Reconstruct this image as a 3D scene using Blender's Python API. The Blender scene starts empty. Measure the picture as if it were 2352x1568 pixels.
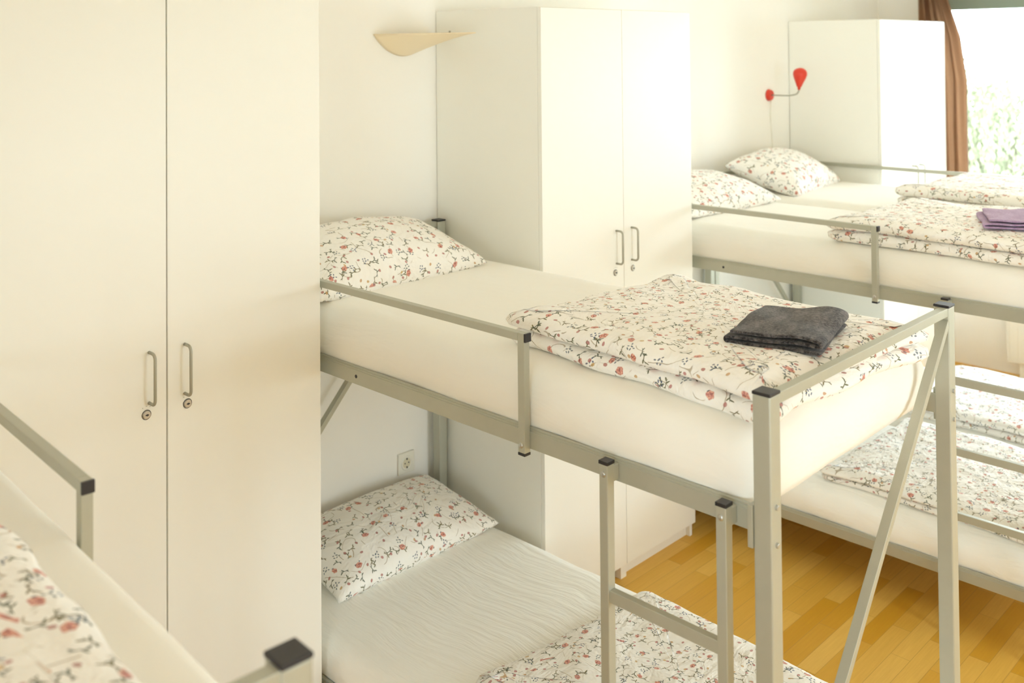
import bpy, bmesh, math, random
from mathutils import Vector, Matrix, noise
random.seed(7)
S = bpy.context.scene
C = S.collection
PI = math.pi

# ------------------------------------------------------------------ camera
yaw, pitch, roll, FPX, PPY = 0.768637542, 0.0189297910, -0.00834425635, 2300.34, 70.98
fw = Vector((math.cos(pitch)*math.cos(yaw), math.cos(pitch)*math.sin(yaw), math.sin(pitch)))
r0 = Vector((math.sin(yaw), -math.cos(yaw), 0)); u0 = r0.cross(fw)
rr = math.cos(roll)*r0 + math.sin(roll)*u0
uu = -math.sin(roll)*r0 + math.cos(roll)*u0
cam_d = bpy.data.cameras.new('camera'); cam = bpy.data.objects.new('camera', cam_d); C.objects.link(cam)
M = Matrix((( rr.x, uu.x, -fw.x, -1.3079), (rr.y, uu.y, -fw.y, -3.1002), (rr.z, uu.z, -fw.z, 2.1365), (0, 0, 0, 1)))
cam.matrix_world = M
cam_d.sensor_fit = 'HORIZONTAL'; cam_d.sensor_width = 36.0
cam_d.lens = FPX/2352*36; cam_d.shift_y = -(784-PPY)/2352
cam_d.clip_start = 0.05; cam_d.clip_end = 200
cam_d.dof.use_dof = True; cam_d.dof.focus_distance = 2.75; cam_d.dof.aperture_fstop = 3.4
S.camera = cam

# ------------------------------------------------------------------ world, light, exposure
W = bpy.data.worlds.new('sky'); S.world = W; W.use_nodes = True
bg = W.node_tree.nodes['Background']
bg.inputs['Color'].default_value = (0.85, 0.94, 1.03, 1); bg.inputs['Strength'].default_value = 6.0
VS = S.view_settings
VS.view_transform = 'Standard'; VS.look = 'None'; VS.gamma = 1.0; VS.use_curve_mapping = False
VS.exposure = 1.38
S.cycles.max_bounces = 20; S.cycles.diffuse_bounces = 12; S.cycles.transparent_max_bounces = 16
def portal(name, loc, rot, sx, sy):
    l = bpy.data.lights.new(name, 'AREA'); l.shape = 'RECTANGLE'; l.size = sx; l.size_y = sy
    l.cycles.is_portal = True
    o = bpy.data.objects.new(name, l); o.location = loc; o.rotation_euler = rot; C.objects.link(o)
portal('daylight_portal', (1.4, -4.95, 1.5), (PI/2, 0, 0), 1.0, 1.5)     # emits towards +y, at the front window added for light
portal('daylight_portal', (-3.3, -3.5, 1.5), (0, -PI/2, 0), 1.5, 1.5)     # emits towards +x, through the added left window
portal('daylight_portal', (5.83, -1.95, 1.27), (0, PI/2, 0), 2.44, 3.4)     # emits towards -x

# ------------------------------------------------------------------ node helper
class G:
    """tiny expression builder for shader maths"""
    def __init__(s, mat): s.t = mat.node_tree; s.n = s.t.nodes
    def node(s, typ, **kw):
        n = s.n.new(typ)
        for k, v in kw.items(): setattr(n, k, v)
        return n
    def put(s, sock, v):
        if isinstance(v, X): s.t.links.new(v.s, sock)
        elif isinstance(v, bpy.types.NodeSocket): s.t.links.new(v, sock)
        else: sock.default_value = v
    def m(s, op, *a):
        n = s.node('ShaderNodeMath', operation=op)
        for i, v in enumerate(a): s.put(n.inputs[i], v)
        return X(s, n.outputs[0])
    def vm(s, op, *a):
        n = s.node('ShaderNodeVectorMath', operation=op)
        for i, v in enumerate(a):
            s.put(n.inputs['Scale'] if (op == 'SCALE' and i == 1) else n.inputs[i], v)
        return n.outputs[0]
    def mix(s, f, a, b):
        n = s.node('ShaderNodeMix', data_type='RGBA')
        s.put(n.inputs[0], f)
        for k, v in ((6, a), (7, b)):
            if isinstance(v, tuple): n.inputs[k].default_value = (*v[:3], 1)
            else: s.put(n.inputs[k], v)
        return n.outputs[2]
    def xyz(s, v):
        n = s.node('ShaderNodeSeparateXYZ'); s.put(n.inputs[0], v); return [X(s, o) for o in n.outputs]
    def rgb(s, v):
        n = s.node('ShaderNodeSeparateColor'); s.put(n.inputs[0], v); return [X(s, o) for o in n.outputs[:3]]
    def noise(s, v, scale, detail=2, rough=.5):
        n = s.node('ShaderNodeTexNoise'); s.put(n.inputs['Vector'], v)
        n.inputs['Scale'].default_value = scale; n.inputs['Detail'].default_value = detail
        n.inputs['Roughness'].default_value = rough
        return X(s, n.outputs['Fac'])
    def mapping(s, v, loc=(0,0,0), rot=(0,0,0), sc=(1,1,1)):
        n = s.node('ShaderNodeMapping'); s.put(n.inputs[0], v)
        n.inputs[1].default_value = loc; n.inputs[2].default_value = rot; n.inputs[3].default_value = sc
        return n.outputs[0]
    def step(s, e0, e1, v):     # smooth step
        n = s.node('ShaderNodeMapRange', interpolation_type='SMOOTHSTEP')
        s.put(n.inputs[0], v); s.put(n.inputs[1], e0); s.put(n.inputs[2], e1)
        return X(s, n.outputs[0])
    def bump(s, h, strength, dist=0.01):
        n = s.node('ShaderNodeBump'); n.inputs['Strength'].default_value = strength
        n.inputs['Distance'].default_value = dist; s.put(n.inputs['Height'], h); return n.outputs[0]
class X:
    def __init__(s, g, sock): s.g = g; s.s = sock
    def __add__(s, o): return s.g.m('ADD', s, o)
    __radd__ = __add__
    def __sub__(s, o): return s.g.m('SUBTRACT', s, o)
    def __rsub__(s, o): return s.g.m('SUBTRACT', o, s)
    def __mul__(s, o): return s.g.m('MULTIPLY', s, o)
    __rmul__ = __mul__
    def __truediv__(s, o): return s.g.m('DIVIDE', s, o)
    def __gt__(s, o): return s.g.m('GREATER_THAN', s, o)
    def __lt__(s, o): return s.g.m('LESS_THAN', s, o)
    def abs(s): return s.g.m('ABSOLUTE', s)
    def max(s, o): return s.g.m('MAXIMUM', s, o)
    def min(s, o): return s.g.m('MINIMUM', s, o)

def mat(name, col, rough=.5, metal=0, spec=.5, var=.0, vscale=6, bump=0, bscale=60, trans=0):
    m = bpy.data.materials.new(name); m.use_nodes = True
    g = G(m); b = m.node_tree.nodes['Principled BSDF']
    b.inputs['Base Color'].default_value = (*col, 1); b.inputs['Roughness'].default_value = rough
    b.inputs['Metallic'].default_value = metal; b.inputs['Specular IOR Level'].default_value = spec
    tc = g.node('ShaderNodeTexCoord').outputs['Object']
    if var:
        n = g.noise(tc, vscale, 4)
        c2 = tuple(min(1, c*(1-var)) for c in col)
        g.put(b.inputs['Base Color'], g.mix(n, col, c2))
    if bump:
        g.put(b.inputs['Normal'], g.bump(g.noise(tc, bscale, 3), bump, .002))
    if trans: b.inputs['Transmission Weight'].default_value = trans
    return m

M_WALL = mat('wall_paint', (.93, .913, .872), .75, spec=.2, var=.02, vscale=3, bump=.12, bscale=90)
M_CEIL = mat('ceiling_paint', (.94, .93, .905), .8, spec=.2, var=.02)
M_CAB = mat('white_laminate', (.885, .875, .82), .38, spec=.35, var=.012, vscale=2)
M_RECESS_SHADE = mat('socket_recess_shade', (.74, .69, .52), .5, spec=.3, var=.05)
M_STEEL = mat('silver_powder_coat', (.49, .49, .41), .42, metal=.35, spec=.5, var=.08, vscale=25, bump=.08, bscale=400)
M_BLACK = mat('black_plastic', (.025, .022, .025), .42, var=.2)
M_BOLT = mat('zinc_bolt', (.55, .55, .52), .35, metal=.8, var=.1)
M_HANDLE = mat('grey_metal_handle', (.42, .41, .34), .38, metal=.35, var=.05)
M_LOCK = mat('lock_metal', (.62, .58, .52), .3, metal=.7, var=.1)
M_RED = mat('red_lacquer', (.72, .045, .02), .3, var=.08)
M_CREAM = mat('cream_glass_shade', (.90, .76, .53), .45, var=.06)
M_PLASTIC = mat('white_plastic', (.85, .83, .74), .35, var=.02)
M_FRAME = mat('grey_green_window_frame', (.27, .34, .29), .5, var=.08)
M_RAD = mat('radiator_enamel', (.88, .88, .86), .35, var=.01)
M_BARK = mat('bark', (.2, .16, .11), .9, var=.4, bump=.5, bscale=20)
M_GROUND = mat('pale_ground', (.5, .52, .44), .95, var=.2, vscale=.3)
M_LEAF = mat('willow_leaf', (.26, .28, .17), .6, var=.45, vscale=1.2)
b = M_LEAF.node_tree.nodes['Principled BSDF']

def cloth(name, col, wr=.35, sc=(3, 14, 3), fine=.15):
    m = mat(name, col, .9, spec=.1)
    g = G(m); b = m.node_tree.nodes['Principled BSDF']; b.inputs['Sheen Weight'].default_value = .15
    tc = g.node('ShaderNodeTexCoord').outputs['Object']
    warp = g.node('ShaderNodeTexNoise'); warp.inputs['Scale'].default_value = 2.2; g.put(warp.inputs['Vector'], tc)
    v = g.vm('ADD', tc, g.vm('SCALE', warp.outputs['Color'], .16))
    w = g.noise(g.mapping(v, rot=(0, 0, .35), sc=sc), 2.2, 3, .55)
    f = g.noise(g.mapping(tc, sc=(1, 1, 1)), 700, 1)
    g.put(b.inputs['Normal'], g.bump(w + f*fine*.05, wr, .03))
    return m
M_SHEET = cloth('white_fitted_sheet', (.90, .88, .825), .16, (3, 2, 9))
M_SHEET2 = cloth('wrinkled_fitted_sheet', (.93, .925, .885), .30, (20, 2.2, 5))

def floral(name):
    m = mat(name, (.92, .90, .86), .9, spec=.1)
    g = G(m); b = m.node_tree.nodes['Principled BSDF']; b.inputs['Sheen Weight'].default_value = .15
    uv = g.node('ShaderNodeTexCoord').outputs['UV']
    wn = g.node('ShaderNodeTexNoise'); wn.inputs['Scale'].default_value = 60; g.put(wn.inputs['Vector'], uv)
    jit = g.vm('SCALE', g.vm('SUBTRACT', wn.outputs['Color'], (.5, .5, .5)), .0035)
    uvj = g.vm('ADD', uv, jit)
    def cell(size, off, rand=.75):
        p = g.mapping(uvj, loc=(off, off*1.7, 0), sc=(1/size, 1/size, 1))
        n = g.node('ShaderNodeTexVoronoi', voronoi_dimensions='2D', feature='F1')
        n.inputs['Scale'].default_value = 1; n.inputs['Randomness'].default_value = rand
        g.put(n.inputs['Vector'], p)
        lx, ly, _ = g.xyz(g.vm('SCALE', g.vm('SUBTRACT', p, n.outputs['Position']), size))
        r, gg, bb = g.rgb(n.outputs['Color'])
        th = r*6.2832; c, s = g.m('COSINE', th), g.m('SINE', th)
        return lx*c - ly*s, lx*s + ly*c, r, gg, bb
    def ell(x, y, cx, cy, ang, a, bb_):
        ca, sa = math.cos(ang), math.sin(ang)
        dx, dy = x - cx, y - cy
        p, q = (dx*ca + dy*sa)/a, (dy*ca - dx*sa)/bb_
        return 1.0 - g.step(.75, 1.15, p*p + q*q)
    col = (.92, .90, .86)
    # thin grey-brown tendrils
    ns = g.noise(g.mapping(uvj, sc=(1, 1, 1)), 11, 0)
    ms = g.noise(g.mapping(uvj, loc=(5, 3, 0)), 17, 1)
    ten = (1.0 - g.step(.004, .0085, (ns - .5).abs())) * g.step(.50, .54, ms)
    ns2 = g.noise(g.mapping(uvj, loc=(9, 1, 0)), 13, 0)
    ten2 = (1.0 - g.step(.004, .0085, (ns2 - .47).abs())) * g.step(.53, .57, 1.0 - ms)
    col = g.mix(ten.max(ten2)*.75, col, (.36, .28, .17))
    # sprigs : stem with three leaves
    for size, off, thr, colr in ((.060, 3.1, .42, (.10, .105, .035)), (.070, 11.3, .42, (.17, .14, .05)), (.05, 23.9, .62, (.10, .12, .08))):
        x, y, r, q, bl = cell(size, off)
        s_ = ell(x, y, 0, 0, 0, .014, .0012).max(ell(x, y, .011, .0045, .85, .0070, .0019))
        s_ = s_.max(ell(x, y, .006, -.0045, -.8, .0065, .0019)).max(ell(x, y, -.009, .003, 2.4, .005, .0016))
        col = g.mix(s_*(q > thr)*.9, col, colr)
    # small slate blue clusters
    for size, off, thr in ((.072, 7.7, .42),):
        x, y, r, q, bl = cell(size, off)
        s_ = ell(x, y, 0, .004, .5, .0045, .0025)
        for cx, cy, an in ((.007, -.002, 2.), (-.006, -.005, 1.), (.002, -.009, 0.2), (.009, .008, .9), (-.010, .006, 2.6)):
            s_ = s_.max(ell(x, y, cx, cy, an, .0036, .0021))
        c2 = g.mix(bl, (.07, .10, .20), (.14, .18, .19))
        col = g.mix(s_*(q > thr)*.85, col, c2)
    # buds
    for size, off, thr, ca, cb in ((.050, 17.2, .42, (.42, .15, .12), (.50, .20, .20)), (.066, 29.4, .6, (.62, .42, .16), (.55, .30, .16))):
        x, y, r, q, bl = cell(size, off)
        s_ = ell(x, y, 0, 0, 0, .0058, .0042)
        col = g.mix(s_*(q > thr)*.85, col, g.mix(bl, ca, cb))
    # larger coral flowers
    x, y, r, q, bl = cell(.086, 1.3, .75)
    rad = g.m('SQRT', x*x + y*y*1.7); a = g.m('ARCTAN2', y, x)
    R_ = (.0105 + q*.004) * (.93 + .07*g.m('COSINE', a*5.0))
    fl = 1.0 - g.step(R_*.85, R_*1.05, rad)
    shade = g.noise(uvj, 230, 1)
    pc = g.mix(g.step(.42, .62, shade), g.mix(bl, (.55, .13, .07), (.52, .14, .13)), (.78, .42, .30))
    pc = g.mix(ell(x, y, .003, .002, .6, .0045, .0022), pc, (.30, .07, .06))
    col = g.mix(fl*(bl > .25)*.88, col, pc)
    col = g.mix(ell(x, y, -.0105, .004, 1.2, .004, .002)*(bl > .25)*.8, col, (.07, .09, .13))
    g.put(b.inputs['Base Color'], col)
    tc = g.node('ShaderNodeTexCoord').outputs['Object']
    warp = g.node('ShaderNodeTexNoise'); warp.inputs['Scale'].default_value = 3; g.put(warp.inputs['Vector'], tc)
    v = g.vm('ADD', tc, g.vm('SCALE', warp.outputs['Color'], .3))
    w = g.noise(g.mapping(v, sc=(5, 8, 6)), 2.4, 3, .6)
    g.put(b.inputs['Normal'], g.bump(w, .5, .03))
    return m
M_FLORAL = floral('floral_cotton')

def towel_mat(name, c1, c2):
    m = mat(name, c1, 1.0, spec=.05); g = G(m); b = m.node_tree.nodes['Principled BSDF']
    b.inputs['Sheen Weight'].default_value = .3; b.inputs['Sheen Roughness'].default_value = .5
    tc = g.node('ShaderNodeTexCoord').outputs['Object']
    n = g.noise(tc, 170, 3, .7); n2 = g.noise(g.mapping(tc, sc=(1, 3, 1)), 16, 3)
    g.put(b.inputs['Base Color'], g.mix(g.step(.42, .74, n*.62 + n2*.48), c1, c2))
    g.put(b.inputs['Normal'], g.bump(n, .8, .004))
    return m
M_CHAR = towel_mat('charcoal_fleece', (.014, .012, .013), (.17, .15, .145))
M_MAUVE = towel_mat('mauve_terry', (.38, .25, .42), (.52, .38, .56))

def wood():
    m = mat('beech_parquet', (.6, .4, .15), .45, spec=.28); g = G(m); b = m.node_tree.nodes['Principled BSDF']
    tc = g.node('ShaderNodeTexCoord').outputs['Object']
    br = g.node('ShaderNodeTexBrick', offset=.37, offset_frequency=2, squash=1)
    for k, v in (('Scale', 1), ('Mortar Size', .0009), ('Mortar Smooth', .3), ('Bias', 0), ('Brick Width', .47), ('Row Height', .068)):
        br.inputs[k].default_value = v
    br.inputs['Color1'].default_value = (0, 0, 0, 1); br.inputs['Color2'].default_value = (1, 1, 1, 1); br.inputs['Mortar'].default_value = (.5, .5, .5, 1)
    g.put(br.inputs['Vector'], tc)
    r, _, _ = g.rgb(br.outputs['Color'])
    c = g.mix(r, (.68, .36, .022), (.90, .60, .15))
    gr = g.noise(g.mapping(tc, sc=(2.2, 40, 1)), 3, 4, .65)
    c = g.mix(gr*.55, c, (.52, .25, .03))
    c = g.mix(X(g, br.outputs['Fac'])*.5, c, (.30, .16, .05))
    g.put(b.inputs['Base Color'], c)
    g.put(b.inputs['Normal'], g.bump(gr, .04, .002))
    return m
M_WOOD = wood()

def curtain_mat():
    m = mat('brown_curtain_cloth', (.46, .30, .20), .85, spec=.1, var=.15, vscale=40); g = G(m)
    b = m.node_tree.nodes['Principled BSDF']; out = m.node_tree.nodes['Material Output']
    tr = g.node('ShaderNodeBsdfTranslucent'); tr.inputs[0].default_value = (.70, .52, .38, 1)
    mx = g.node('ShaderNodeMixShader'); mx.inputs[0].default_value = .45
    g.put(mx.inputs[1], b.outputs[0]); g.put(mx.inputs[2], tr.outputs[0]); g.put(out.inputs[0], mx.outputs[0])
    return m
M_CURT = curtain_mat()

def glass():
    m = bpy.data.materials.new('window_glass'); m.use_nodes = True; g = G(m)
    m.node_tree.nodes.remove(m.node_tree.nodes['Principled BSDF']); out = m.node_tree.nodes['Material Output']
    tr = g.node('ShaderNodeBsdfTransparent'); tr.inputs[0].default_value = (.96, .98, .965, 1)
    gl = g.node('ShaderNodeBsdfGlossy'); gl.inputs['Roughness'].default_value = .02
    fr = g.node('ShaderNodeFresnel'); fr.inputs[0].default_value = 1.35
    mx = g.node('ShaderNodeMixShader'); g.put(mx.inputs[0], fr.outputs[0])
    g.put(mx.inputs[1], tr.outputs[0]); g.put(mx.inputs[2], gl.outputs[0]); g.put(out.inputs[0], mx.outputs[0])
    return m
M_GLASS = glass()

# ------------------------------------------------------------------ mesh helpers
def link(name, bm, m, parent=None, smooth=False, bevel=0, seg=2):
    me = bpy.data.meshes.new(name); bm.normal_update(); bm.to_mesh(me); bm.free()
    me.materials.append(m)
    if smooth:
        for p in me.polygons: p.use_smooth = True
    o = bpy.data.objects.new(name, me); C.objects.link(o)
    if parent: o.parent = parent
    if bevel:
        md = o.modifiers.new('bevel', 'BEVEL'); md.width = bevel; md.segments = seg; md.limit_method = 'ANGLE'
    return o
def box(bm, x0, x1, y0, y1, z0, z1):
    if x0 > x1: x0, x1 = x1, x0
    if y0 > y1: y0, y1 = y1, y0
    v = [bm.verts.new(p) for p in ((x0,y0,z0),(x1,y0,z0),(x1,y1,z0),(x0,y1,z0),(x0,y0,z1),(x1,y0,z1),(x1,y1,z1),(x0,y1,z1))]
    for f in ((3,2,1,0),(4,5,6,7),(0,1,5,4),(1,2,6,5),(2,3,7,6),(3,0,4,7)): bm.faces.new([v[i] for i in f])
def boxes(name, lst, m, parent=None, bevel=.0015, seg=2):
    bm = bmesh.new()
    for b in lst: box(bm, *b)
    return link(name, bm, m, parent, bevel=bevel, seg=seg)
def bar(bm, a, b, w, h, up=(0, 0, 1)):
    a, b = Vector(a), Vector(b); d = (b-a).normalized(); s = d.cross(Vector(up)).normalized(); t = s.cross(d)
    q = [(-.5*w, -.5*h), (.5*w, -.5*h), (.5*w, .5*h), (-.5*w, .5*h)]
    A = [bm.verts.new(a + s*i + t*j) for i, j in q]; B = [bm.verts.new(b + s*i + t*j) for i, j in q]
    bm.faces.new(A); bm.faces.new(B[::-1])
    for i in range(4): bm.faces.new((A[i], B[i], B[(i+1) % 4], A[(i+1) % 4]))
    bmesh.ops.recalc_face_normals(bm, faces=bm.faces)
def tube(bm, pts, rad, n=12):
    pts = [Vector(p) for p in pts]; rings = []; ref = None
    for i, p in enumerate(pts):
        d = (pts[min(i+1, len(pts)-1)] - pts[max(i-1, 0)]).normalized()
        if ref is None: ref = Vector((0, 0, 1)) if abs(d.z) < .9 else Vector((1, 0, 0))
        s = d.cross(ref).normalized(); t = s.cross(d); ref = t
        r = rad[i] if isinstance(rad, (list, tuple)) else rad
        rings.append([bm.verts.new(p + (s*math.cos(2*PI*k/n) + t*math.sin(2*PI*k/n))*r) for k in range(n)])
    for a, b in zip(rings, rings[1:]):
        for k in range(n): bm.faces.new((a[k], a[(k+1) % n], b[(k+1) % n], b[k]))
    bm.faces.new(rings[0][::-1]); bm.faces.new(rings[-1])
    bmesh.ops.recalc_face_normals(bm, faces=bm.faces)
def thing(name, label, cat, loc=(0, 0, 0), rotz=0, group=None):
    o = bpy.data.objects.new(name, None); C.objects.link(o); o.empty_display_size = .1
    o.location = loc; o.rotation_euler = (0, 0, rotz); o['label'] = label; o['category'] = cat
    if group: o['group'] = group
    return o
def tag(o, label, cat, group=None):
    o['label'] = label; o['category'] = cat
    if group: o['group'] = group
    return o
def struct(o): o['kind'] = 'structure'; return o

# ------------------------------------------------------------------ the room
XL, XR, YB, YF, ZC = -3.1, 5.68, 0.0, -4.75, 2.85
struct(boxes('floor', [(XL-.2, XR+.2, YF-.2, YB+.2, -.12, 0)], M_WOOD, bevel=0))
struct(boxes('ceiling', [(XL-.2, XR+.2, YF-.2, YB+.2, ZC, ZC+.12)], M_CEIL, bevel=0))
struct(boxes('wall_back', [(XL-.2, XR+.2, YB, YB+.2, 0, ZC)], M_WALL, bevel=0))
LY0, LY1 = -4.25, -2.75
struct(boxes('wall_left', [(XL-.2, XL, YF, LY0, 0, ZC), (XL-.2, XL, LY1, YB, 0, ZC), (XL-.2, XL, LY0, LY1, 0, .75), (XL-.2, XL, LY0, LY1, 2.25, ZC)], M_WALL, bevel=0))
w3 = bpy.data.objects.new('added_window_left', None); C.objects.link(w3); w3.location = (XL-.09, 0, 0); struct(w3)  # unseen window, added to brighten the sides that face left
boxes('window_frame', [(-.05, .03, LY0, LY0+.08, .75, 2.25), (-.05, .03, LY1-.08, LY1, .75, 2.25), (-.05, .03, LY0, LY1, 2.17, 2.25), (-.05, .03, LY0, LY1, .75, .83), (-.05, .03, -3.54, -3.46, .83, 2.17)], M_FRAME, w3, bevel=.004)
boxes('glass_pane', [(-.014, -.008, LY0+.08, LY1-.08, .83, 2.17)], M_GLASS, w3, bevel=0)
WY0, WY1, WZ0, WZ1 = -.30, -3.6, .42, 2.46
struct(boxes('wall_right', [(XR, XR+.2, WY0, YB, 0, ZC), (XR, XR+.2, YF, WY1, 0, ZC), (XR, XR+.2, -1.47, WY0, 0, WZ0), (XR, XR+.2, WY1, -1.47, 0, .06), (XR, XR+.2, WY1, WY0, WZ1, ZC)], M_WALL, bevel=0))
FX0, FX1, FZ0, FZ1 = .9, 1.9, .75, 2.25
struct(boxes('wall_front', [(XL-.2, FX0, YF-.2, YF, 0, ZC), (FX1, XR+.2, YF-.2, YF, 0, ZC), (FX0, FX1, YF-.2, YF, 0, FZ0), (FX0, FX1, YF-.2, YF, FZ1, ZC)], M_WALL, bevel=0))
w2 = bpy.data.objects.new('added_window_front', None); C.objects.link(w2); w2.location = (0, YF-.09, 0); struct(w2)  # unseen window behind the camera, added to light the fronts facing it
boxes('window_frame', [(FX0, FX0+.08, -.05, .03, FZ0, FZ1), (FX1-.08, FX1, -.05, .03, FZ0, FZ1), (FX0, FX1, -.05, .03, FZ1-.08, FZ1), (FX0, FX1, -.05, .03, FZ0, FZ0+.08), (1.37, 1.43, -.05, .03, FZ0+.08, FZ1-.08)], M_FRAME, w2, bevel=.004)
boxes('glass_pane', [(FX0+.08, FX1-.08, -.014, -.008, FZ0+.08, FZ1-.08)], M_GLASS, w2, bevel=0)
w1 = bpy.data.objects.new('window_1', None); C.objects.link(w1); w1.location = (XR+.09, 0, 0); struct(w1)
fx = .05
fr = [(-.03, fx, WY0-.10, WY0, WZ0, WZ1), (-.03, fx, WY1, WY1+.09, .06, WZ1), (-.03, fx, WY1, WY0, WZ1-.075, WZ1), (-.03, fx, -1.47, WY0, WZ0, WZ0+.07), (-.03, fx, WY1, -1.47, .06, .14), (-.03, fx, -1.52, -1.42, .06, WZ1-.075), (-.03, fx, -2.57, -2.47, .14, WZ1-.075)]
boxes('window_frame', fr, M_FRAME, w1, bevel=.004)
boxes('window_sill', [(-.16, -.035, -1.47, WY0, WZ0-.0, WZ0+.03)], M_PLASTIC, w1, bevel=.004)
boxes('glass_pane', [(.008, .014, -1.42, WY0-.10, WZ0+.07, WZ1-.075), (.008, .014, WY1+.09, -1.52, .14, WZ1-.075)], M_GLASS, w1, bevel=0)

# ------------------------------------------------------------------ wardrobes
HW, DW = 2.298, .587
def handle(parent, x, y, z0, z1, side=1):
    bm = bmesh.new(); d = .034; pts = [(x, y, z1)]
    for k in range(6): a = k/5*PI/2; pts.append((x, y-d+.014*(1-math.sin(a)) if k else y-.012, z1 - .014*(1-math.cos(a)) if k else z1))
    pts = [(x, y+.001, z1), (x, y-d+.014, z1)]
    for k in range(1, 6):
        a = k/5*PI/2; pts.append((x, y-d+.014-.014*math.sin(a), z1-.014+.014*math.cos(a)))
    for k in range(0, 6):
        a = k/5*PI/2; pts.append((x, y-d+.014-.014*math.cos(a), z0+.014-.014*math.sin(a)))
    pts.append((x, y+.001, z0))
    tube(bm, pts, .0042, 12)
    return link('handle', bm, M_HANDLE, parent, smooth=True)
def lock(parent, x, y, z, r=.0115):
    bm = bmesh.new(); bmesh.ops.create_cone(bm, cap_ends=True, segments=28, radius1=r, radius2=r*.86, depth=.006, matrix=Matrix.Translation((x, y-.002, z)) @ Matrix.Rotation(PI/2, 4, 'X'))
    l = link('lock', bm, M_LOCK, parent, bevel=.001)
    bm = bmesh.new(); box(bm, x-.0045, x+.0045, y-.0062, y-.0046, z-.0012, z+.0012)
    bmesh.ops.create_cone(bm, cap_ends=True, segments=16, radius1=.0026, radius2=.0026, depth=.0014, matrix=Matrix.Translation((x, y-.0056, z)) @ Matrix.Rotation(PI/2, 4, 'X'))
    # dark ring round the cylinder
    n = 28
    for k in range(n):
        a0, a1 = 2*PI*k/n, 2*PI*(k+1)/n
        q = [bm.verts.new((x+rr_*math.cos(a), y-yy, z+rr_*math.sin(a))) for rr_, yy, a in ((r*1.0, .0008, a0), (r*1.12, .0008, a0), (r*1.12, .0008, a1), (r*1.0, .0008, a1))]
        bm.faces.new(q)
    link('keyhole', bm, M_BLACK, l)
    bm = bmesh.new()
    for dx, dz, w in ((-.010, .019, .0012), (0, .0215, .002), (.010, .019, .0012)):
        box(bm, x+dx-w, x+dx+w, y-.0006, y+.0004, z+dz-.0008, z+dz+.0008)
    link('key_mark', bm, M_HANDLE, l)
def wardrobe(x0, hz, lz, gap=.0028, label='', w=.974):
    t = thing('wardrobe', label, 'wardrobe', (x0, 0, 0), 0, 'white wardrobes along the wall')
    T = .018; D = DW-.019; Y = -.004
    boxes('side_panel', [(0, T, -D, Y, .0, HW)], M_CAB, t, bevel=.0008)
    boxes('side_panel', [(w-T, w, -D, Y, .0, HW)], M_CAB, t, bevel=.0008)
    boxes('centre_panel', [(w/2-T, w/2+T, -D, Y-.01, .0, HW-T)], M_CAB, t, bevel=.0008)
    boxes('top_panel', [(T, w-T, -D, Y, HW-T, HW)], M_CAB, t, bevel=.0008)
    boxes('bottom_panel', [(T, w/2-T, -D, Y-.01, .066, .066+T), (w/2+T, w-T, -D, Y-.01, .066, .066+T)], M_CAB, t, bevel=.0008)
    boxes('back_panel', [(T, w/2-T, Y-.006, Y-.001, .084, HW-T), (w/2+T, w-T, Y-.006, Y-.001, .084, HW-T)], M_CAB, t, bevel=0)
    boxes('plinth', [(T+.002, w/2-T-.03, -D+.035, -D+.05, .0, .064), (w/2+T, w-T-.001, -D+.02, -D+.035, .0, .064)], M_CAB, t, bevel=.0008)
    for s, (a, b) in ((-1, (.0008, w/2-gap/2)), (1, (w/2+gap/2, w-.0008))):
        d = boxes('door', [(a, b, -D-.019, -D-.0012, .062, HW-.003)], M_CAB, t, bevel=.0012)
        hx = w/2 + s*.050
        handle(d, hx, -D-.019, hz-.0655, hz+.0655)
        lock(d, w/2 + s*.0575, -D-.019, lz)
    return t
wardrobe(.4555-.974, 1.290, 1.196, .0042, 'white two-door wardrobe in the left foreground, filling the picture height beside the pillows')
wardrobe(1.4445, 1.341, 1.240, .0026, 'white two-door wardrobe between the front bunk bed and the paired bunk beds behind it', w=.978)
wardrobe(4.372, 1.341, 1.240, .0026, 'farthest white two-door wardrobe, in the corner next to the brown curtain')

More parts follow.
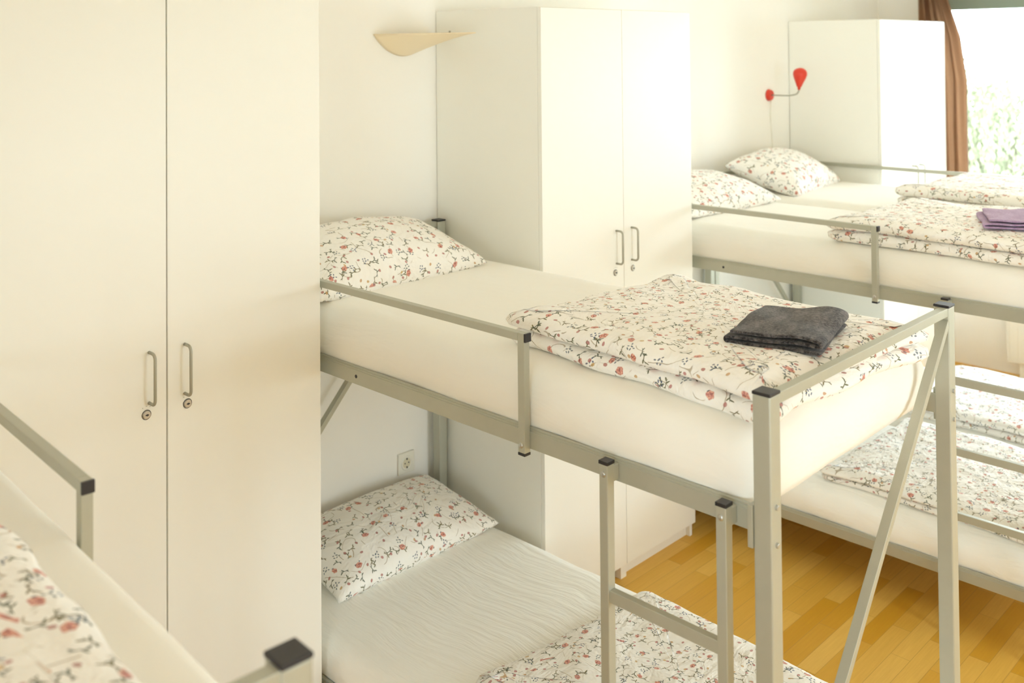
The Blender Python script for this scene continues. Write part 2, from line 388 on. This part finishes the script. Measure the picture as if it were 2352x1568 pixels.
# ------------------------------------------------------------------ bunk beds
BW, BL, PW = .961, 2.05, .04
HB = -.032
def bunk(loc, rotz, mir, label, h=1.454, ladder=True):
    t = thing('bunk_bed', label, 'bunk bed', loc, rotz, 'silver steel bunk beds')
    X_ = (lambda x: BW-x) if mir else (lambda x: x)
    def bx(name, lst, m, parent=t, bevel=.0015):
        return boxes(name, [(X_(a), X_(b), c, d, e, f) for a, b, c, d, e, f in lst], m, parent, bevel)
    for px in (0, BW-PW):
        for py in (-PW, -BL):
            p = bx('post', [(px, px+PW, py, py+PW, 0.012, h-.006)], M_STEEL, t, .003)
            bx('post_cap', [(px-.001, px+PW+.001, py-.001, py+PW+.001, h-.007, h)], M_BLACK, p, .002)
            bx('foot_cap', [(px-.001, px+PW+.001, py-.001, py+PW+.001, 0, .014)], M_BLACK, p, .002)
            if py == -BL:
                for z in (1.228, 1.154, .25, .18):
                    bm = bmesh.new(); bmesh.ops.create_cone(bm, cap_ends=True, segments=6, radius1=.0062, radius2=.0055, depth=.006, matrix=Matrix.Translation((X_(px+PW/2), py-.002, z)) @ Matrix.Rotation(PI/2, 4, 'X'))
                    link('bolt', bm, M_BOLT, p, bevel=.0008)
    # long rails with a lip on top (angle section); bracket plates at the foot
    for z0, z1 in ((1.164, 1.214), (.194, .240)):
        for px, inn in ((0, 1), (BW, -1)):
            bmr = []
            a, b = px+inn*.0202, px+inn*.034
            ry0, ry1 = -PW-.0005, -BL+PW+.0005
            bmr.append((a, b, ry1, ry0, z0, z1-.009)); bmr.append((px+inn*.0225, b, ry1, ry0, z1-.011, z1-.004)); bmr.append((px+inn*.025, b, ry1, ry0, z1-.005, z1))
            r = bx('side_rail', bmr, M_STEEL, t, .001)
            bx('bracket', [(px-inn*.0035, px+inn*.0202, -BL+PW+.0006, -BL+PW+.012, z0-.022, z1+.012)], M_STEEL, r, .001)
            if inn == 1 and z0 > 1:
                bm = bmesh.new(); bmesh.ops.create_cone(bm, cap_ends=True, segments=16, radius1=.0052, radius2=.0052, depth=.001, matrix=Matrix.Translation((X_(px+inn*.0199), HB*0-.688, 1.187)) @ Matrix.Rotation(PI/2, 4, 'Y'))
                link('rail_hole', bm, M_BLACK, r)
    # cross bars: top of head and foot, lower ends, slats under the mattresses
    for y in (-PW/2, -BL+.013):
        bx('end_bar', [(PW-.0005, BW-PW+.0005, y-.011, y+.011, h-.028, h-.006)], M_STEEL)
    bx('end_bar', [(PW-.0005, BW-PW+.0005, -BL+.012, -BL+.030, .200, .236)], M_STEEL)
    bx('end_bar', [(PW-.0005, BW-PW+.0005, -.030, -.012, .200, .236)], M_STEEL)
    bx('end_bar', [(PW-.0005, BW-PW+.0005, -.030, -.012, 1.170, 1.206)], M_STEEL)
    for zz in (1.186, .214):
        bx('slat_base', [(.034, BW-.034, -.16-k*.135, -.10-k*.135, zz-.012, zz) for k in range(14)], M_STEEL, t, 0)
    # diagonal braces in the head and foot planes
    for y in (-PW-.003, -BL+.013):
        bm = bmesh.new()
        bar(bm, (X_(BW-PW+.004), y, h-.043), (X_(PW-.002), y, .45), .018, .024, (0, 1, 0))
        link('brace', bm, M_STEEL, t, bevel=.001)
    # guard rail
    gy = -1.384
    g = bx('guard_rail', [(.0, .020, gy+.0225, -PW-.0005, h-.028, h-.008)], M_STEEL)
    bx('guard_upright', [(.0, .020, gy-.0, gy+.022, 1.156, h-.008)], M_STEEL, g)
    bx('end_cap', [(-.0008, .0208, gy-.0055, gy+.0005, h-.0285, h-.0075)], M_BLACK, g, .001)
    bx('end_cap', [(-.0008, .0208, gy-.0005, gy+.0225, 1.150, 1.157)], M_BLACK, g, .001)
    bm = bmesh.new(); bmesh.ops.create_uvsphere(bm, u_segments=12, v_segments=8, radius=.007, matrix=Matrix.Translation((X_(.0), gy+.012, 1.175)) @ Matrix.Diagonal((.5, 1, 1, 1)))
    link('bolt', bm, M_BOLT, g, smooth=True)
    # ladder hooked on the rail
    if ladder:
        L = t
        for k, ly in enumerate((-1.645, -1.948)):
            up = bx('ladder_upright', [(-.022, .0025, ly-.012, ly+.012, .012, 1.212), (.001, .0202, ly-.012, ly+.012, 1.17, 1.206)], M_STEEL, L, .002)
            bx('ladder_cap', [(-.023, .0035, ly-.013, ly+.013, 1.211, 1.219)], M_BLACK, up, .001)
            bx('foot_cap', [(-.023, .0035, ly-.013, ly+.013, 0, .014)], M_BLACK, up, .001)
            bm = bmesh.new(); bmesh.ops.create_uvsphere(bm, u_segments=12, v_segments=8, radius=.007, matrix=Matrix.Translation((X_(-.022), ly, 1.190)) @ Matrix.Diagonal((.5, 1, 1, 1)))
            link('bolt', bm, M_BOLT, up, smooth=True)
        for z in (.925, .672, .44):
            bx('ladder_rung', [(-.018, .000, -1.937, -1.656, z-.015, z+.012)], M_STEEL, L, .0015)
    return t
B1X, B2X, B3X = .466, 2.440, 3.407
B0 = bunk((-1.4925, -.034, 0), math.radians(-3.0), True, 'blurred silver steel bunk bed in the lower left corner, nearest to the viewer')
B1 = bunk((B1X, HB, 0), 0, False, 'silver steel bunk bed in the middle, with the charcoal towel on its upper bed')
B2 = bunk((B2X, HB, 0), 0, False, 'silver steel bunk bed carrying the mauve towel, right behind the middle bunk bed')
B3 = bunk((B3X, HB, 0), 0, True, 'farthest silver steel bunk bed, standing against the wardrobe by the window')

# ------------------------------------------------------------------ soft things
def rounded_rect(hx, hy, r, n):
    """list of (x, y, nx, ny) going round, denser corners"""
    pts = []
    per = []
    for cx, cy, a0 in ((hx-r, hy-r, 0), (-(hx-r), hy-r, PI/2), (-(hx-r), -(hy-r), PI), (hx-r, -(hy-r), 3*PI/2)):
        for k in range(9):
            a = a0 + k/8*PI/2; per.append((cx+r*math.cos(a), cy+r*math.sin(a), math.cos(a), math.sin(a)))
        nx_, ny_ = math.cos(a0+PI/2), math.sin(a0+PI/2)
        horiz = abs(ny_) > .5
        ln = 2*(hx-r) if horiz else 2*(hy-r)
        tx, ty = -ny_, nx_
        st = (cx+r*math.cos(a0+PI/2), cy+r*math.sin(a0+PI/2))
        m_ = max(2, int(ln/n))
        for k in range(1, m_): per.append((st[0]+tx*ln*k/m_, st[1]+ty*ln*k/m_, nx_, ny_))
    return per
def slab(name, hx, hy, profile, m, r=.05, step=.02, amp=.003, nsc=5, seed=0, crown=0, tops=10, wavy=0, warp=None, topfn=None, parent=None, flo=False):
    """closed soft slab. profile: list of (inset, z) from bottom rim to top rim; centre filled by shrinking rings"""
    per = rounded_rect(hx, hy, r, step); bm = bmesh.new(); uvl = bm.loops.layers.uv.new('UVMap')
    rings, uvs = [], []
    off = Vector((seed*3.7, seed*1.9, seed*.77))
    # arc length from the top rim
    arc = [0]*len(profile)
    for i in range(len(profile)-2, -1, -1):
        arc[i] = arc[i+1] + math.hypot(profile[i][0]-profile[i+1][0], profile[i][1]-profile[i+1][1])
    ti, tz = profile[-1]
    def disp(p, n, a):
        q = noise.noise(Vector(p)*nsc + off) + .5*noise.noise(Vector(p)*nsc*2.7 + off)
        return Vector(p) + Vector(n)*q*a
    full = [(i_, z_, 'p', a_) for (i_, z_), a_ in zip(profile, arc)]
    for k in range(1, tops+1):
        full.append((ti, tz, 's', k/tops))
    for ins, z, kind, a_ in full:
        ring, uvr = [], []
        for j, (x, y, nx, ny) in enumerate(per):
            if kind == 'p':
                wv = wavy*noise.noise(Vector((x*7, y*7, z*22)) + off)
                px, py, pz = x-nx*(ins+wv), y-ny*(ins+wv), z
                u, v = x+nx*(a_-ins*0), y+ny*(a_-ins*0)
                nn = (nx, ny, .3)
            else:
                s = 1-a_*.999
                bx_, by_ = x-nx*ti, y-ny*ti
                # move towards the centre line, keeps rings even on long slabs
                px, py = bx_*s, by_*s; pz = tz + crown*(1-s*s)
                u, v = px/(1-ti/hx), py/(1-ti/hy); nn = (0, 0, 1)
            if topfn: pz = pz + topfn(px, py)*max(0, min(1, (pz-profile[0][1])/(tz-profile[0][1]+1e-6)))
            P = disp((px, py, pz), nn, amp if z > profile[0][1]+1e-4 or kind == 's' else 0)
            if warp: P = Vector(warp(P))
            ring.append(bm.verts.new(P)); uvr.append((u, v))
        rings.append(ring); uvs.append(uvr)
    N = len(per)
    for a in range(len(rings)-1):
        for k in range(N):
            k2 = (k+1) % N
            f = bm.faces.new((rings[a][k], rings[a][k2], rings[a+1][k2], rings[a+1][k]))
            for lp, (ri, ki) in zip(f.loops, ((a, k), (a, k2), (a+1, k2), (a+1, k))): lp[uvl].uv = (uvs[ri][ki][0]+seed*.37, uvs[ri][ki][1]+seed*.21)
    bm.faces.new(rings[0][::-1]); bm.faces.new(rings[-1])
    return link(name, bm, m, parent, smooth=True)

def mattress(name, loc, z0, th, m, label, seed, rotz=0, hx=.449, hy=.985, group=None, sharp=1):
    prof = [(.035, 0), (.012, .010), (.002, .03), (-.003, th*.35), (-.002, th*.52), (.003, th*.66), (.012, th*.79), (.026, th*.895), (.046, th*.96), (.075, th*.992)]
    prof = [(i_*sharp if k_ > 3 else i_, z_) for k_, (i_, z_) in enumerate(prof)]
    o = slab(name, hx, hy, prof, m, r=.075, step=.022, amp=.0035, nsc=3.2, seed=seed, crown=.006, tops=14, wavy=.004)
    o.location = (*loc, z0); o.rotation_euler = (0, 0, rotz)
    return tag(o, label, 'mattress', 'sheeted mattresses on the bunk beds')
MC = -1.025
def pos(bed, x, y):     # bed-local to world
    c, s = math.cos(bed.rotation_euler.z), math.sin(bed.rotation_euler.z)
    return (bed.location.x + x*c - y*s, bed.location.y + x*s + y*c)
ZU, ZL, TU, TL = 1.187, .215, .163, .150
mattress('mattress', pos(B0, BW/2+.0, MC), ZU, TU+.016, M_SHEET, 'white sheeted mattress edge showing beside the blurred duvet in the lower left corner', 1, B0.rotation_euler.z, hx=.470, hy=.990, sharp=.55)
mattress('mattress', pos(B1, BW/2, MC+.005), ZU, TU, M_SHEET, 'white sheeted upper mattress under the duvet that carries the charcoal towel', 2)
mattress('mattress', pos(B1, BW/2, MC), ZL, TL-.012, M_SHEET2, 'finely wrinkled white sheeted lower mattress seen through the middle bunk and its ladder', 3)
mattress('mattress', pos(B2, BW/2, MC), ZU, TU, M_SHEET, 'white sheeted upper mattress under the duvet that carries the mauve towel', 4)
mattress('mattress', pos(B2, BW/2, MC), ZL, TL, M_SHEET2, 'white sheeted lower mattress over the dark shaded floor at right, nearer of the two', 5)
mattress('mattress', pos(B3, BW/2, MC), ZU, TU, M_SHEET, 'farthest white sheeted upper mattress, under the pillow beside the wardrobe', 6)
mattress('mattress', pos(B3, BW/2, MC), ZL, TL, M_SHEET2, 'white sheeted lower mattress of the farthest bunk, glimpsed between ladder rungs', 7)

def pillow(loc, rot, a, b, h, seed, label, pinch=.055):
    n = 44; bm = bmesh.new(); uvl = bm.loops.layers.uv.new('UVMap'); off = Vector((seed*5.1, seed*2.3, 0))
    G_ = {}
    def P(i, j, s):
        u, v = -1+2*i/n, -1+2*j/n
        u, v = math.sin(u*PI/2)*.5+u*.5, math.sin(v*PI/2)*.5+v*.5
        px = a*u*(1-pinch*(1-v*v)); py = b*v*(1-pinch*(1-u*u))
        th = ((1-u**2)*(1-v**2))
        th = max(0, th)**.42
        z = s*h*th*(.62 if s > 0 else .38)
        wr = noise.noise(Vector((px*9, py*9, s*3))+off)*.35 + noise.noise(Vector((px*22, py*22, s*7))+off)*.16
        z += h*.14*wr*(th**.6)*s
        edge = min(1, (1-th)**3)
        z += .008*edge*noise.noise(Vector((px*14, py*14, 0))+off)
        return (px, py, z), (px, py + s*.0)
    V = {}
    for s in (1, -1):
        for i in range(n+1):
            for j in range(n+1):
                rim = i in (0, n) or j in (0, n)
                if s < 0 and rim: V[i, j, s] = V[i, j, 1]; continue
                p, _ = P(i, j, s); V[i, j, s] = bm.verts.new(p)
    UVm = {}
    for s in (1, -1):
        for j in range(n+1):
            acc = [0]
            for i in range(1, n+1):
                a_, b_ = V[i-1, j, s].co, V[i, j, s].co; acc.append(acc[-1] + math.hypot(b_.x-a_.x, b_.z-a_.z))
            for i in range(n+1): UVm[i, j, s] = [acc[i]-acc[n//2], 0]
        for i in range(n+1):
            acc = [0]
            for j in range(1, n+1):
                a_, b_ = V[i, j-1, s].co, V[i, j, s].co; acc.append(acc[-1] + math.hypot(b_.y-a_.y, b_.z-a_.z))
            for j in range(n+1): UVm[i, j, s][1] = acc[j]-acc[n//2]
    for s in (1, -1):
        for i in range(n):
            for j in range(n):
                q = [(i, j), (i+1, j), (i+1, j+1), (i, j+1)]
                if s < 0: q = q[::-1]
                f = bm.faces.new([V[x, y, s] for x, y in q])
                for lp, (x, y) in zip(f.loops, q):
                    p = UVm[x, y, s]; lp[uvl].uv = (p[0]+seed*.413, p[1]+(1.3 if s < 0 else 0)+seed*.27)
    o = link('pillow', bm, M_FLORAL, None, smooth=True)
    o.location = loc; o.rotation_euler = rot
    return tag(o, label, 'pillow', 'floral pillows')
ZT = ZU+TU+.004
R = math.radians
pillow((B1X+.415, -.27, ZT+.058), (R(13), R(0), R(1)), .375, .225, .18, 1, 'floral pillow on the upper bed of the middle bunk, left of the wardrobe side')
pillow((B1X+.525, -.235, .355+.050), (R(9), R(0), R(0)), .365, .205, .15, 2, 'floral pillow on the lower bed of the middle bunk, under the wall socket')
pillow((B2X+.49, -.30, ZT+.058), (R(11), R(0), R(-3)), .375, .225, .16, 3, 'floral pillow half hidden behind the edge of the middle wardrobe')
pillow((B3X+.435, -.255, ZT+.072), (R(18), R(0), R(8)), .355, .215, .20, 4, 'farthest floral pillow, plump, below the red reading lamp')

def duvet(loc, rotz, hx, hy, th, seed, label, flop=0, double=True, amp=.006, warp=None):
    if double:
        c = th*.47
        prof = [(.03, 0), (.008, c*.12), (-.002, c*.38), (.0, c*.74), (.012, c*.91), (.030, c*.985), (.055, c*1.0),
                (.030, c*1.015), (.010, c*1.10), (-.003, c*1.28), (-.006, c*1.55), (.004, c*1.82), (.030, th*.965), (.07, th*1.0)]
    else:
        prof = [(.03, 0), (.006, th*.15), (-.002, th*.45), (.006, th*.75), (.03, th*.95), (.07, th)]
    def top(x, y):
        return .010*noise.noise(Vector((x*4.5, y*4.5, seed*2.2))) + .004*noise.noise(Vector((x*14, y*10, seed)))
    o = slab('duvet', hx, hy, prof, M_FLORAL, r=.035, step=.016, amp=amp*.55, nsc=9, seed=seed, crown=.006, tops=30, wavy=.016, topfn=top, warp=warp)
    o.location = loc; o.rotation_euler = (0, 0, rotz)
    return tag(o, label, 'duvet', 'folded floral duvets')
def corner_points(hx, hy, amt):
    def f(P):
        x, y, z = P
        k = max(0, abs(x)/hx-.72)*max(0, abs(y)/hy-.72)*12
        return (x*(1+amt*k), y*(1+amt*k), z)
    return f
duvet((B1X+.454, -1.65, ZT-.004), R(-5), .335, .40, .092, 1, 'folded floral duvet under the charcoal towel, middle bunk upper bed', warp=corner_points(.335, .40, .06))
duvet((B2X+.452, -1.67, ZT-.004), R(-2), .385, .47, .100, 2, 'folded floral duvet under the mauve towel, top right', warp=corner_points(.385, .47, .05))
duvet((B3X+.475, -1.56, ZT-.004), R(-4), .36, .50, .108, 3, 'farthest folded floral duvet, on the top bed beside the window rail', warp=corner_points(.36, .50, .05))
duvet((B1X+.49, -1.55, ZL+TL-.012), R(-5), .36, .47, .040, 4, 'thin spread floral duvet on the lower bed behind the ladder of the middle bunk', double=False)
duvet((B2X+.475, -1.62, ZL+TL), R(-2), .385, .47, .062, 5, 'folded floral duvet on the lower bed at right, nearer one behind the diagonal brace', double=True, warp=corner_points(.385, .47, .05))
duvet((B3X+.44, -1.50, ZL+TL), R(-3), .37, .47, .075, 6, 'folded floral duvet on the farthest lower bed, seen between ladder rungs', double=True)
px, py = pos(B0, .43, -1.57)
duvet((px, py, ZT+.014), B0.rotation_euler.z, .375, .47, .085, 7, 'blurred floral duvet in the lower left corner, closest to the viewer')

# folded towels
def towel(loc, rotz, lx, ly, layers, m, name, label, seed, lean=0, th=.0075, fall=0):
    """strip folded over itself in (y,z), swept along x"""
    path = []
    n = layers
    for k in range(n):
        z = k*th*1.55 + th*.6
        a, b = (-ly/2, ly/2) if k % 2 == 0 else (ly/2, -ly/2)
        ins = .004*k
        for i in range(13):
            f = i/12; y = a+(b-a)*f
            y = max(-ly/2+ins, min(ly/2-ins, y))
            path.append((y, z))
        if k < n-1:
            sg = 1 if b > 0 else -1; yy = sg*(ly/2-ins)
            for q in range(1, 6):
                an = -PI/2 + q/6*PI
                path.append((yy + sg*th*.95*math.cos(an), z + th*.775 + th*.775*math.sin(an)))
    nx = 26; bm = bmesh.new(); off = Vector((seed*4.4, 1.3*seed, 0)); grid = []
    for i in range(nx+1):
        x = -lx/2 + lx*i/nx; row = []
        for j, (y, z) in enumerate(path):
            z2 = z*(1 + .12*math.sin((y/ly+.5)*PI)) + z*.35*noise.noise(Vector((x*9, y*9, 0))+off)
            bul = (z/(n*th*1.5))*(.010*math.exp(-((y+ly*.28)/.045)**2))
            xx = x + .010*noise.noise(Vector((j*.07, y*11, i*.01))+off)*abs(2*i/nx-1)**2 - .006*abs(y/ly)
            row.append(Vector((xx, y + .006*noise.noise(Vector((x*8, z*30, 2))+off), z2+bul)))
        grid.append(row)
    # thickness along path normal
    T, Bt = [], []
    for row in grid:
        t_, b_ = [], []
        for j, p in enumerate(row):
            d = row[min(j+1, len(row)-1)] - row[max(j-1, 0)]
            nrm = Vector((0, -d.z, d.y)); nrm = nrm.normalized() if nrm.length > 1e-9 else Vector((0, 0, 1))
            t_.append(bm.verts.new(p + nrm*th*.5)); b_.append(bm.verts.new(p - nrm*th*.5))
        T.append(t_); Bt.append(b_)
    J = len(path)
    for i in range(nx):
        for j in range(J-1):
            bm.faces.new((T[i][j], T[i+1][j], T[i+1][j+1], T[i][j+1])); bm.faces.new((Bt[i][j], Bt[i][j+1], Bt[i+1][j+1], Bt[i+1][j]))
        bm.faces.new((T[i][0], Bt[i][0], Bt[i+1][0], T[i+1][0])); bm.faces.new((T[i][J-1], T[i+1][J-1], Bt[i+1][J-1], Bt[i][J-1]))
    for j in range(J-1):
        bm.faces.new((T[0][j], T[0][j+1], Bt[0][j+1], Bt[0][j])); bm.faces.new((T[nx][j], Bt[nx][j], Bt[nx][j+1], T[nx][j+1]))
    bmesh.ops.recalc_face_normals(bm, faces=bm.faces)
    o = link('towel', bm, m, None, smooth=True)
    md = o.modifiers.new('sub', 'SUBSURF'); md.levels = 1; md.render_levels = 1
    o.location = loc; o.rotation_euler = (0, 0, rotz)
    return tag(o, label, 'towel')
towel((.90, -1.885, ZT+.090), R(14), .285, .215, 3, M_CHAR, 'towel', 'folded charcoal towel lying on the duvet of the middle bunk', 1)
towel((2.80, -1.81, ZT+.100), R(24), .30, .24, 3, M_MAUVE, 'towel', 'folded mauve towel at the right picture edge', 2)

# ------------------------------------------------------------------ wall lamps, socket
t = thing('wall_uplighter', 'curved cream wall lamp beside the top of the middle wardrobe', 'lamp', (1.265, 0, 2.2))
bm = bmesh.new(); n = 24; rows = []
for i in range(n+1):
    u = i/n                      # from wall to tip
    row = []
    for j in range(n+1):
        v = -1+2*j/n
        half = .148*(1-u**1.7)+.002
        x = v*half + .03*u; y = -.008 - .385*u
        dep = .074*(1-v*v)**.9*(1-u)**1.55 + .012*(1-v*v)*(1-u)
        row.append((x, y, -dep))
    rows.append(row)
V = [[bm.verts.new(p) for p in r_] for r_ in rows]
for i in range(n):
    for j in range(n): bm.faces.new((V[i][j], V[i][j+1], V[i+1][j+1], V[i+1][j]))
o = link('lamp_shade', bm, M_CREAM, t, smooth=True); md = o.modifiers.new('s', 'SOLIDIFY'); md.thickness = .004
boxes('wall_bracket', [(-.05, .05, -.02, -.001, -.05, -.012)], M_BOLT, t)
bm = bmesh.new(); tube(bm, [(-.06, -.06, -.002), (.06, -.06, -.002)], .006, 10); tube(bm, [(0, -.02, -.03), (0, -.06, -.004)], .004, 8); tube(bm, [(.03, -.25, -.006), (.03, -.25, .012)], .004, 8)
link('bulb_holder', bm, M_HANDLE, t, smooth=True)

t = thing('reading_lamp', 'red gooseneck reading lamp on the wall above the farthest pillows', 'lamp', (4.120, 0, 1.851))
bm = bmesh.new(); bmesh.ops.create_cone(bm, cap_ends=True, segments=32, radius1=.036, radius2=.030, depth=.022, matrix=Matrix.Translation((0, -.0125, 0)) @ Matrix.Rotation(PI/2, 4, 'X'))
link('wall_plate', bm, M_RED, t, bevel=.003)
bm = bmesh.new(); pts = []
for k in range(15):
    f = k/14; pts.append((.0, -.02-.165*min(1, f*1.45)*1.0 if f < .69 else -.185-.018*math.sin((f-.69)/.31*PI/2), .0 if f < .4 else .040*((f-.4)/.6)**2.0))
tube(bm, pts, .0045, 10); link('gooseneck', bm, M_HANDLE, t, smooth=True)
bm = bmesh.new(); tube(bm, [(0, -.203, .036), (0, -.204, .052), (0, -.204, .054), (0, -.206, .075), (0, -.209, .105), (0, -.211, .125), (0, -.212, .140), (0, -.2125, .152), (0, -.213, .161), (0, -.213, .166)], [.008, .010, .014, .022, .035, .041, .040, .034, .022, .006], 28)
link('lamp_shade', bm, M_RED, t, smooth=True)
bm = bmesh.new(); tube(bm, [(.01, -.012, -.03), (.012, -.006, -.12), (.03, -.005, -.25), (.035, -.005, -.40)], .0028, 8)
link('cord', bm, M_PLASTIC, t, smooth=True)

t = thing('wall_socket', 'white square wall socket above the lower pillow of the middle bunk', 'socket', (1.267, 0, .505))
boxes('cover_plate', [(-.041, .041, -.010, -.0005, -.041, .041)], M_PLASTIC, t, bevel=.003)
bm = bmesh.new(); n = 32
prof = [(.029, -.0102), (.027, -.0135), (.0215, -.0135), (.0205, -.010), (.0195, -.0102)]
rings = [[bm.verts.new((r_*math.cos(2*PI*k/n), y_, r_*math.sin(2*PI*k/n))) for k in range(n)] for r_, y_ in prof]
for a, b_ in zip(rings, rings[1:]):
    for k in range(n): bm.faces.new((a[k], b_[k], b_[(k+1) % n], a[(k+1) % n]))
bmesh.ops.recalc_face_normals(bm, faces=bm.faces)
link('socket_ring', bm, M_PLASTIC, t, smooth=True)
bm = bmesh.new(); bmesh.ops.create_cone(bm, cap_ends=True, segments=28, radius1=.0195, radius2=.0195, depth=.001, matrix=Matrix.Translation((0, -.0104, 0)) @ Matrix.Rotation(PI/2, 4, 'X'))
link('socket_well', bm, M_RECESS_SHADE, t)  # darker tone of the well paints in the shading of the recess
bm = bmesh.new()
for x in (-.0095, .0095): bmesh.ops.create_cone(bm, cap_ends=True, segments=14, radius1=.0026, radius2=.0026, depth=.001, matrix=Matrix.Translation((x, -.0114, 0)) @ Matrix.Rotation(PI/2, 4, 'X'))
box(bm, -.002, .002, -.0135, -.011, .013, .0195); box(bm, -.002, .002, -.0135, -.011, -.0195, -.013)
link('pin_hole', bm, M_BLACK, t)

# ------------------------------------------------------------------ curtain, radiator
bm = bmesh.new(); nu, nv = 90, 60; V = []
def lerp(a, b, t_): return a+(b-a)*t_
for j in range(nv+1):
    z = .80 + (2.56-.80)*j/nv
    if z > 2.2: right = lerp(-.625, -.50, (z-2.2)/.36)
    elif z > 1.9: right = lerp(-.668, -.625, (z-1.9)/.3)
    else: right = -.668 + .02*noise.noise(Vector((0, 0, z*1.5)))
    left = -.36; row = []
    for i in range(nu+1):
        u = i/nu
        y = lerp(left, right, u)
        a = .030 if z < 2.2 else .030+.02*(z-2.2)
        ph = u*PI*2*3.6 + .5*math.sin(z*1.1)
        x = 5.53 + a*math.sin(ph) + .014*math.sin(ph*2.3+z*2) - .05*max(0, u-.6)*max(0, 2.45-z)
        row.append(bm.verts.new((x, y + .010*math.cos(ph), z)))
    V.append(row)
for j in range(nv):
    for i in range(nu): bm.faces.new((V[j][i], V[j][i+1], V[j+1][i+1], V[j+1][i]))
o = link('curtain', bm, M_CURT, None, smooth=True); md = o.modifiers.new('s', 'SOLIDIFY'); md.thickness = .003
tag(o, 'gathered brown curtain hanging at the left edge of the window', 'curtain')
bm = bmesh.new(); tube(bm, [(5.53, -.12, 2.575), (5.53, -3.9, 2.575)], .014, 12)
r_ = tag(link('curtain_rod', bm, M_HANDLE, None, smooth=True), 'metal rod holding the brown curtain above the window', 'curtain rod')
boxes('rod_bracket', [(5.53, 5.68, y-.01, y+.01, 2.56, 2.59) for y in (-.16, -3.85)], M_HANDLE, r_)

t = thing('radiator', 'white panel radiator under the window behind the far lower beds', 'radiator', (XR-.012, 0, 0))
boxes('radiator_panel', [(-.085, -.075, -1.40, -.86, .10, .40), (-.035, -.025, -1.40, -.86, .10, .40)] + [(-.089, -.085, -.88-k*.05, -.86-k*.05-.008+.0, .12, .385) for k in range(11)], M_RAD, t, bevel=.002)
boxes('radiator_grille', [(-.085, -.025, -1.40, -.86, .395, .405)], M_RAD, t)
boxes('radiator_bracket', [(-.075, .011, y-.02, y+.02, .2, .3) for y in (-1.0, -1.3)], M_RAD, t)
boxes('radiator_leg', [(-.07, -.04, y-.02, y+.02, 0, .11) for y in (-.95, -1.32)], M_RAD, t)

# ------------------------------------------------------------------ outside
struct(boxes('ground', [(5.9, 90, -60, 60, -5.2, -5.0)], M_GROUND, bevel=0))
def willow(x, y, ztop, rad, seed, label):
    rnd = random.Random(seed); t = thing('willow_tree', label, 'tree', (x, y, -5.0))
    bm = bmesh.new(); H = ztop+5.0
    tube(bm, [(0, 0, 0), (.1, .05, H*.35), (-.05, .1, H*.6), (.05, 0, H*.85)], [.35, .27, .2, .08], 12)
    for k in range(9):
        a = rnd.random()*2*PI; r0_ = rad*.75
        tube(bm, [(0, .05, H*.5), (math.cos(a)*r0_*.5, math.sin(a)*r0_*.5, H*.8), (math.cos(a)*r0_, math.sin(a)*r0_, H*.86)], [.12, .07, .02], 8)
    link('trunk', bm, M_BARK, t, smooth=True)
    bm = bmesh.new()
    for s in range(1500):
        a = rnd.random()*2*PI; q = math.sqrt(rnd.random())*rad
        dome = H - (q/rad)**2*H*.22 - rnd.random()*.5
        sx, sy = math.cos(a)*q, math.sin(a)*q
        ln = rnd.uniform(1.2, 3.6); nl = int(ln*11); dx, dy = rnd.uniform(-.2, .2), rnd.uniform(-.2, .2)
        for i in range(nl):
            f = i/nl; z = dome - ln*f
            p = Vector((sx+dx*math.sin(f*2)+rnd.uniform(-.05, .05), sy+dy*math.sin(f*2)+rnd.uniform(-.05, .05), z))
            l = rnd.uniform(.08, .16); w = l*.2
            d = Vector((rnd.uniform(-.6, .6), rnd.uniform(-.6, .6), -1)).normalized(); sd = d.cross(Vector((rnd.uniform(-1, 1), rnd.uniform(-1, 1), .1))).normalized()
            v = [bm.verts.new(p), bm.verts.new(p+d*l*.5+sd*w), bm.verts.new(p+d*l), bm.verts.new(p+d*l*.5-sd*w)]
            bm.faces.new(v)
    f = link('foliage', bm, M_LEAF, t); f['kind'] = 'stuff'
willow(19.5, 4.0, 2.1, 3.2, 1, 'pale green weeping willow outside the window, next to the curtain')
willow(21.0, -3.2, 1.9, 3.4, 2, 'second pale green weeping willow outside, farther right through the window')
